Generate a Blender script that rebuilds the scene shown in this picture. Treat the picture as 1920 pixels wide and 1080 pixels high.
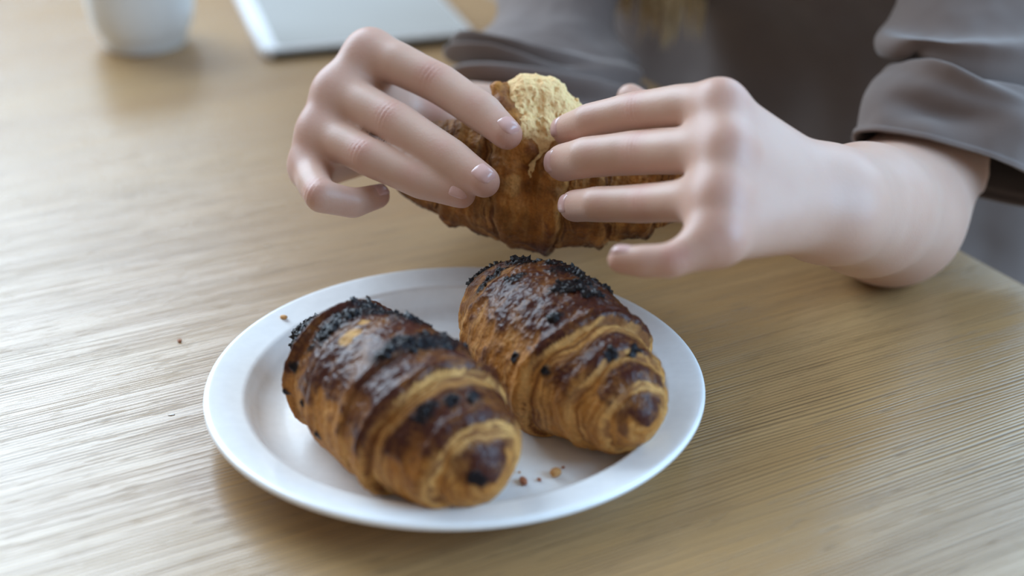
import bpy, math
import numpy as np
from mathutils import Vector, Matrix

for o in list(bpy.data.objects):
    bpy.data.objects.remove(o, do_unlink=True)
SC = bpy.context.scene
COL = SC.collection
rng = np.random.default_rng(7)

# ------------------------------------------------------------------ camera
TZ = 0.75                                  # table top height
CH = 0.3246                                # camera height above the table top
PITCH = 0.47290
F = 2666.667                               # 50 mm on a 36 mm sensor, 1920 px wide
SP, CP = math.sin(PITCH), math.cos(PITCH)
cam_d = bpy.data.cameras.new('camera')
cam = bpy.data.objects.new('camera', cam_d)
COL.objects.link(cam)
cam.location = (0, 0, TZ + CH)
cam.rotation_euler = (math.pi / 2 - PITCH, 0, 0)
cam_d.sensor_width = 36.0
cam_d.lens = 50.0
cam_d.clip_start = 0.01
cam_d.dof.use_dof = True
cam_d.dof.focus_distance = 0.615
cam_d.dof.aperture_fstop = 3.6
cam_d.dof.aperture_blades = 0
SC.camera = cam

# ------------------------------------------------------------------ light
W = bpy.data.worlds.new('World')
SC.world = W
W.use_nodes = True
bg = W.node_tree.nodes['Background']
bg.inputs[0].default_value = (1.0, 0.95, 0.90, 1)
bg.inputs[1].default_value = 0.36

def window_light(name, loc, target, sx, sy, power, col):
    L = bpy.data.lights.new(name, 'AREA')
    L.shape = 'RECTANGLE'
    L.size, L.size_y = sx, sy
    L.energy = power
    L.color = col
    o = bpy.data.objects.new(name, L)
    COL.objects.link(o)
    o.location = loc
    o.rotation_euler = (Vector(target) - Vector(loc)).to_track_quat('-Z', 'Z').to_euler()
    return o

window_light('window_light', (-1.45, 2.10, 2.10), (-0.2, 0.5, 0.75), 1.9, 1.7, 96, (0.64, 0.82, 1.0))
window_light('window_light', (1.50, 1.95, 2.10), (0.2, 0.5, 0.75), 1.8, 1.6, 38, (0.42, 0.70, 1.0))
window_light('window_light', (1.95, 0.05, 1.75), (0.2, 0.6, 0.85), 1.6, 1.4, 62, (0.38, 0.67, 1.0))

vs = SC.view_settings
vs.view_transform = 'Standard'
vs.look = 'None'
vs.exposure = 0.10
vs.gamma = 1.0
vs.use_curve_mapping = False

# ------------------------------------------------------------------ helpers
def U(px, py, d):
    """place in the room that is d metres deep in front of the lens"""
    dx, u = (px - 960) / F, (540 - py) / F
    return np.array([dx * d, d * (CP + u * SP), TZ + CH + d * (-SP + u * CP)])

def UT(px, py, z=0.0):
    """point z above the table top"""
    u = (540 - py) / F
    return U(px, py, (CH - z) / (SP - u * CP))

RIGHT = np.array([1.0, 0, 0]); UP = np.array([0, SP, CP]); FWD = np.array([0, CP, -SP])
def camdir(r, u, f):
    v = r * RIGHT + u * UP + f * FWD
    return v / np.linalg.norm(v)

def nrm(v):
    return v / (np.linalg.norm(v, axis=-1, keepdims=True) + 1e-12)

def mesh_obj(name, V, Fc, mat=None, parent=None, loc=None, smooth=True, attrs=None, link=True):
    """V are world coordinates; loc is the origin of the object"""
    V = np.asarray(V, np.float64)
    ploc = np.array(parent['_loc']) if parent is not None and '_loc' in parent else np.zeros(3)
    if loc is None:
        loc = ploc if parent is not None else np.zeros(3)
    loc = np.asarray(loc, float)
    me = bpy.data.meshes.new(name)
    if isinstance(Fc, np.ndarray):
        n = Fc.shape[1]
        me.vertices.add(len(V)); me.vertices.foreach_set('co', (V - loc).astype(np.float32).ravel())
        me.loops.add(Fc.size); me.loops.foreach_set('vertex_index', Fc.astype(np.int32).ravel())
        me.polygons.add(len(Fc)); me.polygons.foreach_set('loop_start', np.arange(0, Fc.size, n, dtype=np.int32))
        me.update(calc_edges=True)
    else:
        me.from_pydata((V - loc).tolist(), [], [list(f) for f in Fc])
    me.polygons.foreach_set('use_smooth', np.full(len(me.polygons), smooth))
    for k, a in (attrs or {}).items():
        a = np.asarray(a, np.float32)
        if a.ndim == 2:
            at = me.attributes.new(k, 'FLOAT_COLOR', 'POINT')
            at.data.foreach_set('color', np.concatenate([a, np.ones((len(a), 1), np.float32)], 1).ravel())
        else:
            at = me.attributes.new(k, 'FLOAT', 'POINT')
            at.data.foreach_set('value', a)
    if mat:
        me.materials.append(mat)
    me.validate()
    o = bpy.data.objects.new(name, me)
    COL.objects.link(o)
    o.location = (loc - ploc).tolist()
    if parent is not None:
        o.parent = parent
    o['_loc'] = loc.tolist()
    return o

def empty(name, loc):
    o = bpy.data.objects.new(name, None)
    COL.objects.link(o)
    o.location = list(loc)
    o.empty_display_size = 0.02
    o['_loc'] = [float(x) for x in loc]
    return o

def tag(o, label, cat, group=None, kind=None):
    o['label'] = label
    o['category'] = cat
    if group: o['group'] = group
    if kind: o['kind'] = kind
    return o

def grid_faces(nu, nv, wrap_v=True):
    i = np.arange(nu - 1)[:, None]
    j = np.arange(nv if wrap_v else nv - 1)[None, :]
    j2 = (j + 1) % nv
    a = i * nv + j; b = i * nv + j2; c = (i + 1) * nv + j2; d = (i + 1) * nv + j
    return np.stack([a, b, c, d], -1).reshape(-1, 4)

# --- vectorised gradient noise
_perm = np.random.default_rng(3).permutation(256)
_perm = np.concatenate([_perm, _perm, _perm])
_grad = nrm(np.random.default_rng(5).normal(size=(256, 3)))
def noise(P):
    P = np.asarray(P, float)
    sh = P.shape[:-1]
    P = P.reshape(-1, 3)
    i = np.floor(P).astype(int); f = P - i; i &= 255
    w = f * f * f * (f * (f * 6 - 15) + 10)
    out = 0
    for dx in (0, 1):
        for dy in (0, 1):
            for dz in (0, 1):
                h = _perm[_perm[_perm[i[:, 0] + dx] + i[:, 1] + dy] + i[:, 2] + dz]
                g = _grad[h]
                v = g[:, 0] * (f[:, 0] - dx) + g[:, 1] * (f[:, 1] - dy) + g[:, 2] * (f[:, 2] - dz)
                ww = (w[:, 0] if dx else 1 - w[:, 0]) * (w[:, 1] if dy else 1 - w[:, 1]) * (w[:, 2] if dz else 1 - w[:, 2])
                out = out + ww * v
    return (out * 1.6).reshape(sh)

def fbm(P, n=4):
    s = 0; a = 1.0; t = 0
    for k in range(n):
        s = s + a * noise(P * 2 ** k + 17.3 * k); t += a; a *= 0.5
    return s / t

def sstep(a, b, x):
    t = np.clip((x - a) / (b - a), 0, 1)
    return t * t * (3 - 2 * t)

# --- signed distance bodies
def smin(a, b, k):
    h = np.clip(0.5 + 0.5 * (b - a) / k, 0, 1)
    return b * (1 - h) + a * h - k * h * (1 - h)

class Field:
    def __init__(self, lo, hi, h):
        self.h = h
        self.lo = np.array(lo, float)
        self.n = np.ceil((np.array(hi) - lo) / h).astype(int) + 1
        self.f = np.full(self.n, 0.03, np.float32)
    def sub(self, lo, hi):
        a = np.clip(np.floor((np.array(lo) - self.lo) / self.h).astype(int), 0, self.n)
        b = np.clip(np.ceil((np.array(hi) - self.lo) / self.h).astype(int) + 1, 0, self.n)
        sl = tuple(slice(x, y) for x, y in zip(a, b))
        ax = [(self.lo[i] + self.h * np.arange(a[i], b[i])).astype(np.float32) for i in range(3)]
        return sl, ax
    def cone(self, a, b, ra, rb, k=0.004, flat=None):
        """tapered limb from a to b; flat=(axis, factor) squashes it along an axis"""
        a = np.asarray(a, float); b = np.asarray(b, float)
        m = max(ra, rb) + 0.025
        sl, (X, Y, Z) = self.sub(np.minimum(a, b) - m, np.maximum(a, b) + m)
        X = X[:, None, None] - a[0]; Y = Y[None, :, None] - a[1]; Z = Z[None, None, :] - a[2]
        d = b - a; L2 = max(float(d @ d), 1e-12)
        t = np.clip((X * d[0] + Y * d[1] + Z * d[2]) / L2, 0, 1)
        qx = X - t * d[0]; qy = Y - t * d[1]; qz = Z - t * d[2]
        if flat is None:
            D = np.sqrt(qx * qx + qy * qy + qz * qz)
        else:
            ax, fac = flat
            s = qx * ax[0] + qy * ax[1] + qz * ax[2]
            D = np.sqrt(np.maximum(qx * qx + qy * qy + qz * qz - s * s + (s / fac) ** 2, 0))
        D = D - (ra + (rb - ra) * t)
        self.f[sl] = smin(self.f[sl], D.astype(np.float32), k) if k > 0 else np.minimum(self.f[sl], D)
    def blur(self, w, n):
        for _ in range(n):
            for ax in range(3):
                f = np.moveaxis(self.f, ax, 0)
                c = np.cumsum(np.concatenate([np.repeat(f[:1], w + 1, 0), f, np.repeat(f[-1:], w, 0)]), axis=0, dtype=np.float32)
                self.f = np.moveaxis(((c[2 * w + 1:] - c[:-2 * w - 1]) / (2 * w + 1)).astype(np.float32), 0, ax)
    def merge(self, other, k):
        self.f = smin(self.f, other.f, k) if k > 0 else np.minimum(self.f, other.f)
    def like(self):
        g = Field.__new__(Field); g.h = self.h; g.lo = self.lo; g.n = self.n
        g.f = np.full(self.n, 0.03, np.float32); return g
    def mesh(self, smooth=2):
        f = self.f; ins = f < 0
        nx, ny, nz = f.shape
        cnt = np.zeros((nx - 1, ny - 1, nz - 1), np.int16)
        acc = np.zeros((3, nx - 1, ny - 1, nz - 1), np.float32)
        def cs(o): return tuple(slice(o[i], self.n[i] - 1 + o[i]) for i in range(3))
        C = [(x, y, z) for x in (0, 1) for y in (0, 1) for z in (0, 1)]
        for c0 in C:
            for axis in range(3):
                if c0[axis]: continue
                c1 = list(c0); c1[axis] = 1
                f0, f1 = f[cs(c0)], f[cs(c1)]
                m = ins[cs(c0)] != ins[cs(c1)]
                a0 = f0[m]; t = a0 / (a0 - f1[m])
                for q in range(3):
                    acc[q][m] += (t if q == axis else c0[q])
                cnt[m] += 1
        act = cnt > 0
        vid = np.full(cnt.shape, -1, np.int64); vid[act] = np.arange(act.sum())
        idx = np.argwhere(act)
        V = (idx + (acc[:, act] / cnt[act]).T) * self.h + self.lo
        Q = []
        for ax in range(3):
            o1, o2 = (ax + 1) % 3, (ax + 2) % 3
            s0 = [slice(1, -1)] * 3; s1 = [slice(1, -1)] * 3
            s0[ax] = slice(0, -1); s1[ax] = slice(1, None)
            A, B = ins[tuple(s0)], ins[tuple(s1)]
            ij = np.argwhere(A != B); flip = A[A != B]
            off = np.ones(3, int); off[ax] = 0
            ij = ij + off
            def cell(d1, d2):
                c = ij.copy(); c[:, o1] += d1; c[:, o2] += d2
                return vid[c[:, 0], c[:, 1], c[:, 2]]
            q = np.stack([cell(-1, -1), cell(0, -1), cell(0, 0), cell(-1, 0)], 1)
            q[~flip] = q[~flip][:, ::-1]
            Q.append(q)
        Q = np.concatenate(Q)
        Q = Q[(Q >= 0).all(1)]
        for _ in range(smooth):
            S = np.zeros_like(V); n = np.zeros(len(V))
            for i in range(4):
                a, b = Q[:, i], Q[:, (i + 1) % 4]
                for q in range(3):
                    S[:, q] += np.bincount(a, V[b, q], len(V)) + np.bincount(b, V[a, q], len(V))
                n += np.bincount(a, minlength=len(V)) + np.bincount(b, minlength=len(V))
            V = 0.5 * V + 0.5 * S / np.maximum(n, 1)[:, None]
        return V, Q

def vnormals(V, Q):
    n = np.cross(V[Q[:, 2]] - V[Q[:, 0]], V[Q[:, 3]] - V[Q[:, 1]])
    N = np.zeros_like(V)
    for i in range(4):
        for q in range(3):
            N[:, q] += np.bincount(Q[:, i], n[:, q], len(V))
    return nrm(N)

# ------------------------------------------------------------------ materials
def new_mat(name):
    m = bpy.data.materials.new(name); m.use_nodes = True
    nt = m.node_tree
    return m, nt, nt.nodes['Principled BSDF']

def N(nt, kind, **kw):
    n = nt.nodes.new(kind)
    for k, v in kw.items():
        if k.startswith('i_'):
            n.inputs[k[2:].replace('_', ' ')].default_value = v
        else:
            setattr(n, k, v)
    return n

def plain(name, col, rough=0.5, bump=0.0, scale=200.0, **kw):
    m, nt, p = new_mat(name)
    tc = N(nt, 'ShaderNodeTexCoord')
    no = N(nt, 'ShaderNodeTexNoise'); no.inputs['Scale'].default_value = scale; no.inputs['Detail'].default_value = 4
    nt.links.new(tc.outputs['Object'], no.inputs['Vector'])
    mx = N(nt, 'ShaderNodeMix', data_type='RGBA')
    c = np.array(col)
    mx.inputs[6].default_value = (*(c * 0.93), 1); mx.inputs[7].default_value = (*(c * 1.05), 1)
    nt.links.new(no.outputs['Fac'], mx.inputs[0]); nt.links.new(mx.outputs[2], p.inputs['Base Color'])
    p.inputs['Roughness'].default_value = rough
    if bump:
        b = N(nt, 'ShaderNodeBump'); b.inputs['Strength'].default_value = bump; b.inputs['Distance'].default_value = 0.001
        nt.links.new(no.outputs['Fac'], b.inputs['Height']); nt.links.new(b.outputs[0], p.inputs['Normal'])
    for k, v in kw.items():
        p.inputs[k.replace('_', ' ')].default_value = v
    return m

GA = math.atan2(0.461, 0.887)              # direction of the wood grain on the table

def wood_mat():
    m, nt, p = new_mat('oak_veneer')
    L = nt.links.new
    tc = N(nt, 'ShaderNodeTexCoord')
    rot = N(nt, 'ShaderNodeMapping'); rot.inputs['Rotation'].default_value = (0, 0, 0)
    L(tc.outputs['Object'], rot.inputs['Vector'])            # object x runs along the grain
    def stretched(sx, sy, detail=3, rough=0.55):
        mp = N(nt, 'ShaderNodeMapping'); mp.inputs['Scale'].default_value = (sx, sy, 1)
        L(rot.outputs[0], mp.inputs['Vector'])
        n = N(nt, 'ShaderNodeTexNoise'); n.inputs['Scale'].default_value = 1.0
        n.inputs['Detail'].default_value = detail; n.inputs['Roughness'].default_value = rough
        L(mp.outputs[0], n.inputs['Vector'])
        return n
    broad = stretched(1.2, 22, 3)
    mid = stretched(4, 95, 3)
    fine = stretched(13, 620, 2, 0.5)
    pores = stretched(60, 900, 2, 0.5)
    area = stretched(2.5, 14, 2)
    # regular ridges: sine across the grain, wandered by the broad noise
    sep = N(nt, 'ShaderNodeSeparateXYZ'); L(rot.outputs[0], sep.inputs[0])
    def math_(op, a, b=None, c=None):
        n = N(nt, 'ShaderNodeMath', operation=op)
        for i, x in enumerate((a, b, c)):
            if x is None: continue
            if isinstance(x, (int, float)): n.inputs[i].default_value = x
            else: L(x, n.inputs[i])
        return n.outputs[0]
    wob = stretched(5, 40, 2)
    ph = math_('ADD', math_('MULTIPLY', sep.outputs[1], 2 * math.pi / 0.00205), math_('MULTIPLY', wob.outputs['Fac'], 26.0))
    ridge = math_('ADD', math_('MULTIPLY', math_('SINE', ph), 0.5), 0.5)
    brk = N(nt, 'ShaderNodeMapRange'); brk.inputs[1].default_value = 0.36; brk.inputs[2].default_value = 0.62
    L(fine.outputs['Fac'], brk.inputs[0])
    am = N(nt, 'ShaderNodeMapRange'); am.inputs[1].default_value = 0.35; am.inputs[2].default_value = 0.6
    am.inputs[3].default_value = 0.72
    L(area.outputs['Fac'], am.inputs[0])
    line = math_('MULTIPLY', math_('MULTIPLY', math_('POWER', ridge, 1.25), math_('ADD', math_('MULTIPLY', brk.outputs[0], 0.65), 0.35)), am.outputs[0])
    pr = N(nt, 'ShaderNodeMapRange'); pr.inputs[1].default_value = 0.60; pr.inputs[2].default_value = 0.74
    L(pores.outputs['Fac'], pr.inputs[0])
    line2 = math_('MAXIMUM', line, math_('MULTIPLY', pr.outputs[0], 0.75))
    r1 = N(nt, 'ShaderNodeValToRGB')
    e = r1.color_ramp.elements
    e[0].position = 0.30; e[0].color = (0.375, 0.212, 0.084, 1)
    e[1].position = 0.72; e[1].color = (0.485, 0.300, 0.136, 1)
    bm = math_('ADD', math_('MULTIPLY', broad.outputs['Fac'], 0.55), math_('MULTIPLY', mid.outputs['Fac'], 0.45))
    L(bm, r1.inputs[0])
    mx = N(nt, 'ShaderNodeMix', data_type='RGBA', blend_type='MIX')
    L(math_('MULTIPLY', line2, 0.92), mx.inputs[0])
    L(r1.outputs[0], mx.inputs[6]); mx.inputs[7].default_value = (0.120, 0.066, 0.027, 1)
    L(mx.outputs[2], p.inputs['Base Color'])
    rr = N(nt, 'ShaderNodeMapRange'); rr.inputs[3].default_value = 0.25; rr.inputs[4].default_value = 0.42
    L(line2, rr.inputs[0]); L(rr.outputs[0], p.inputs['Roughness'])
    p.inputs['Specular IOR Level'].default_value = 0.80
    b = N(nt, 'ShaderNodeBump', invert=True); b.inputs['Strength'].default_value = 0.38; b.inputs['Distance'].default_value = 0.00035
    L(line2, b.inputs['Height']); L(b.outputs[0], p.inputs['Normal'])
    return m

def skin_mat():
    m, nt, p = new_mat('skin')
    L = nt.links.new
    at = N(nt, 'ShaderNodeAttribute', attribute_name='red')
    tc = N(nt, 'ShaderNodeTexCoord')
    n1 = N(nt, 'ShaderNodeTexNoise'); n1.inputs['Scale'].default_value = 55; n1.inputs['Detail'].default_value = 4
    n2 = N(nt, 'ShaderNodeTexVoronoi'); n2.inputs['Scale'].default_value = 900
    L(tc.outputs['Object'], n1.inputs['Vector']); L(tc.outputs['Object'], n2.inputs['Vector'])
    a = N(nt, 'ShaderNodeMix', data_type='RGBA')
    a.inputs[6].default_value = (0.590, 0.392, 0.305, 1); a.inputs[7].default_value = (0.515, 0.310, 0.232, 1)
    L(n1.outputs['Fac'], a.inputs[0])
    b = N(nt, 'ShaderNodeMix', data_type='RGBA'); b.inputs[7].default_value = (0.46, 0.175, 0.135, 1)
    L(at.outputs['Fac'], b.inputs[0]); L(a.outputs[2], b.inputs[6])
    L(b.outputs[2], p.inputs['Base Color'])
    p.inputs['Roughness'].default_value = 0.47
    p.inputs['Specular IOR Level'].default_value = 0.45
    p.inputs['Subsurface Weight'].default_value = 0.25
    p.inputs['Subsurface Radius'].default_value = (1.0, 0.35, 0.2)
    p.inputs['Subsurface Scale'].default_value = 0.004
    bp = N(nt, 'ShaderNodeBump'); bp.inputs['Strength'].default_value = 0.12; bp.inputs['Distance'].default_value = 0.0003
    L(n2.outputs['Distance'], bp.inputs['Height']); L(bp.outputs[0], p.inputs['Normal'])
    return m

def crust_mat():
    m, nt, p = new_mat('baked_crust')
    L = nt.links.new
    at = N(nt, 'ShaderNodeAttribute', attribute_name='crust_colour')
    gl = N(nt, 'ShaderNodeAttribute', attribute_name='glaze')
    tc = N(nt, 'ShaderNodeTexCoord')
    n1 = N(nt, 'ShaderNodeTexNoise'); n1.inputs['Scale'].default_value = 900; n1.inputs['Detail'].default_value = 5; n1.inputs['Roughness'].default_value = 0.65
    L(tc.outputs['Object'], n1.inputs['Vector'])
    mr = N(nt, 'ShaderNodeMapRange'); mr.inputs[1].default_value = 0.3; mr.inputs[2].default_value = 0.7; mr.inputs[3].default_value = 0.72; mr.inputs[4].default_value = 1.25
    L(n1.outputs['Fac'], mr.inputs[0])
    mx = N(nt, 'ShaderNodeMix', data_type='RGBA', blend_type='MULTIPLY'); mx.inputs[0].default_value = 1.0
    L(at.outputs['Color'], mx.inputs[6]); L(mr.outputs[0], mx.inputs[7])
    L(mx.outputs[2], p.inputs['Base Color'])
    ro = N(nt, 'ShaderNodeMapRange'); ro.inputs[3].default_value = 0.62; ro.inputs[4].default_value = 0.19
    L(gl.outputs['Fac'], ro.inputs[0]); L(ro.outputs[0], p.inputs['Roughness'])
    ca = N(nt, 'ShaderNodeAttribute', attribute_name='char')
    sp = N(nt, 'ShaderNodeMapRange'); sp.inputs[3].default_value = 0.19; sp.inputs[4].default_value = 0.13
    L(ca.outputs['Fac'], sp.inputs[0]); L(sp.outputs[0], p.inputs['Specular IOR Level'])
    n2 = N(nt, 'ShaderNodeTexNoise'); n2.inputs['Scale'].default_value = 420; n2.inputs['Detail'].default_value = 6
    L(tc.outputs['Object'], n2.inputs['Vector'])
    b = N(nt, 'ShaderNodeBump'); b.inputs['Strength'].default_value = 0.55; b.inputs['Distance'].default_value = 0.0010
    L(n2.outputs['Fac'], b.inputs['Height']); L(b.outputs[0], p.inputs['Normal'])
    p.inputs['Subsurface Weight'].default_value = 0.06
    p.inputs['Subsurface Scale'].default_value = 0.002
    return m

def fabric_mat():
    m, nt, p = new_mat('brown_cotton')
    L = nt.links.new
    tc = N(nt, 'ShaderNodeTexCoord')
    n1 = N(nt, 'ShaderNodeTexNoise'); n1.inputs['Scale'].default_value = 1400; n1.inputs['Detail'].default_value = 2
    n0 = N(nt, 'ShaderNodeTexNoise'); n0.inputs['Scale'].default_value = 30
    L(tc.outputs['Object'], n1.inputs['Vector']); L(tc.outputs['Object'], n0.inputs['Vector'])
    mx = N(nt, 'ShaderNodeMix', data_type='RGBA')
    mx.inputs[6].default_value = (0.138, 0.102, 0.089, 1); mx.inputs[7].default_value = (0.184, 0.140, 0.124, 1)
    L(n0.outputs['Fac'], mx.inputs[0]); L(mx.outputs[2], p.inputs['Base Color'])
    p.inputs['Roughness'].default_value = 0.82
    p.inputs['Sheen Weight'].default_value = 0.25
    p.inputs['Sheen Roughness'].default_value = 0.4
    b = N(nt, 'ShaderNodeBump'); b.inputs['Strength'].default_value = 0.25; b.inputs['Distance'].default_value = 0.0005
    L(n1.outputs['Fac'], b.inputs['Height']); L(b.outputs[0], p.inputs['Normal'])
    return m

M = {}
M['wood'] = wood_mat()
M['skin'] = skin_mat()
M['crust'] = crust_mat()
M['fabric'] = fabric_mat()
M['china'] = plain('white_china', (0.90, 0.905, 0.91), 0.16, Coat_Weight=0.3, Coat_Roughness=0.08)
M['cup'] = plain('white_glaze', (0.80, 0.83, 0.84), 0.22)
M['char'] = plain('burnt_crust', (0.010, 0.008, 0.010), 0.28, bump=0.6, scale=900, Specular_IOR_Level=0.3)
M['crumb'] = plain('pastry_crumb', (0.82, 0.56, 0.26), 0.75, bump=0.9, scale=700, Subsurface_Weight=0.2, Subsurface_Scale=0.003)
M['crumb_dry'] = plain('dry_crumb', (0.60, 0.30, 0.10), 0.7, bump=0.5, scale=1500)
M['crumb_red'] = plain('toasted_crumb', (0.42, 0.15, 0.07), 0.6, bump=0.5, scale=1500)
M['nail'] = plain('fingernail', (0.60, 0.37, 0.335), 0.25, scale=60)
M['nail_tip'] = plain('nail_edge', (0.80, 0.72, 0.64), 0.3)
M['hair'] = plain('blond_hair', (0.72, 0.57, 0.34), 0.42, scale=300)
M['tablet_white'] = plain('white_plastic', (0.78, 0.80, 0.83), 0.3)
M['screen'] = plain('glossy_pale_screen', (0.46, 0.47, 0.46), 0.10, scale=14)
M['tablet_shade'] = plain('edge_shade', (0.10, 0.11, 0.09), 0.5)  # dark colour imitating the shade under the tablet's front edge
M['floor'] = plain('grey_floor', (0.30, 0.27, 0.24), 0.6, scale=6)
M['trousers'] = plain('grey_trousers', (0.10, 0.11, 0.13), 0.85)
M['seat'] = plain('seat_wood', (0.32, 0.22, 0.13), 0.5, scale=30)

# ------------------------------------------------------------------ room and table
fl = mesh_obj('floor', [(-3, -2.5, 0), (3, -2.5, 0), (3, 3.5, 0), (-3, 3.5, 0)], [(0, 1, 2, 3)], M['floor'], smooth=False)
fl['kind'] = 'structure'

G = np.array([math.cos(GA), math.sin(GA), 0.0])       # along the grain
E = np.array([math.sin(GA), -math.cos(GA), 0.0])      # along the table end
EDGE = np.array([0.2356, 0.684, 0.0])                 # a point on that end

def rounded_slab(u0, u1, v0, v1, z0, z1, rc, rb, nc=8, nb=4):
    """slab with rounded corners and rounded upper and lower arrises, local coordinates"""
    prof = []
    for k in range(nb + 1):
        a = math.pi / 2 * k / nb
        prof.append((rb * (1 - math.sin(a)), z0 + rb * (1 - math.cos(a))))
    for k in range(nb + 1):
        a = math.pi / 2 * k / nb
        prof.append((rb * (1 - math.cos(a)), z1 - rb * (1 - math.sin(a))))
    V = []
    for ins, z in prof:
        for cx, cy, a0 in ((u1 - rc, v1 - rc, 0), (u0 + rc, v1 - rc, 90), (u0 + rc, v0 + rc, 180), (u1 - rc, v0 + rc, 270)):
            for k in range(nc + 1):
                a = math.radians(a0 + 90 * k / nc)
                V.append((cx + (rc - ins) * math.cos(a), cy + (rc - ins) * math.sin(a), z))
    n = 4 * (nc + 1)
    Fc = [tuple(f) for f in grid_faces(len(prof), n)]
    Fc.append(tuple(range(n))[::-1]); Fc.append(tuple(range((len(prof) - 1) * n, len(prof) * n)))
    return np.array(V), Fc

def place(o, loc, rz):
    o.location = loc; o.rotation_euler = (0, 0, rz)

table = empty('wooden_table', EDGE)
table.rotation_euler = (0, 0, GA)
tag(table, 'oak table with fine ridged grain under the plate of croissants', 'table')
del table['_loc']
V, Fc = rounded_slab(-0.85, 0.0, -0.42, 0.98, TZ - 0.026, TZ, 0.025, 0.003)
mesh_obj('table_top', V, Fc, M['wood'], table, smooth=False)
for (x, y) in ((-0.79, -0.36), (-0.06, -0.36), (-0.79, 0.92), (-0.06, 0.92)):
    V, Fc = rounded_slab(x - 0.028, x + 0.028, y - 0.028, y + 0.028, 0, TZ - 0.026, 0.006, 0.002, 3, 2)
    mesh_obj('leg', V, Fc, M['wood'], table, smooth=False)

# ------------------------------------------------------------------ plate
PC = np.array([-0.02387, 0.5185, TZ])
def lathe(prof, center, n=128):
    a = np.linspace(0, 2 * math.pi, n, endpoint=False)
    prof = np.array(prof)
    V = np.stack([prof[:, None, 0] * np.cos(a), prof[:, None, 0] * np.sin(a), np.repeat(prof[:, None, 1], n, 1)], -1).reshape(-1, 3) + center
    return V, grid_faces(len(prof), n)

def smooth_prof(pts, n=6):
    pts = np.array(pts, float); out = []
    for i in range(len(pts) - 1):
        p0 = pts[max(i - 1, 0)]; p1 = pts[i]; p2 = pts[i + 1]; p3 = pts[min(i + 2, len(pts) - 1)]
        for k in range(n):
            t = k / n
            out.append(0.5 * ((2 * p1) + (-p0 + p2) * t + (2 * p0 - 5 * p1 + 4 * p2 - p3) * t * t + (-p0 + 3 * p1 - 3 * p2 + p3) * t ** 3))
    out.append(pts[-1]); return np.array(out)

pl_prof = smooth_prof([(0.0001, 0.0042), (0.04, 0.0041), (0.066, 0.0040), (0.077, 0.0044), (0.0835, 0.0072), (0.0868, 0.0128), (0.0888, 0.0150), (0.0925, 0.0158),
                       (0.0990, 0.0170), (0.1030, 0.0176), (0.1045, 0.0172), (0.1050, 0.0160), (0.1042, 0.0148), (0.0990, 0.0134), (0.0900, 0.0112), (0.0840, 0.0050),
                       (0.0760, 0.0012), (0.0700, 0.0000), (0.0660, 0.0006), (0.0600, 0.0012), (0.0001, 0.0012)], 5)
pl_prof[:, 0] = np.maximum(pl_prof[:, 0], 0.0001)
V, Fc = lathe(pl_prof, PC)
plate = mesh_obj('plate', V, Fc[:, ::-1].copy(), M['china'], loc=PC)
tag(plate, 'round white china plate with wide rim carrying two croissants', 'plate')
FLOOR_Z = TZ + 0.0041

# ------------------------------------------------------------------ croissants
GOLD = np.array([0.43, 0.182, 0.040]); LIGHT = np.array([0.64, 0.355, 0.118]); BROWN = np.array([0.175, 0.060, 0.019])
GLAZE = np.array([0.052, 0.0135, 0.0105]); BURNT = np.array([0.012, 0.010, 0.012])

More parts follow.
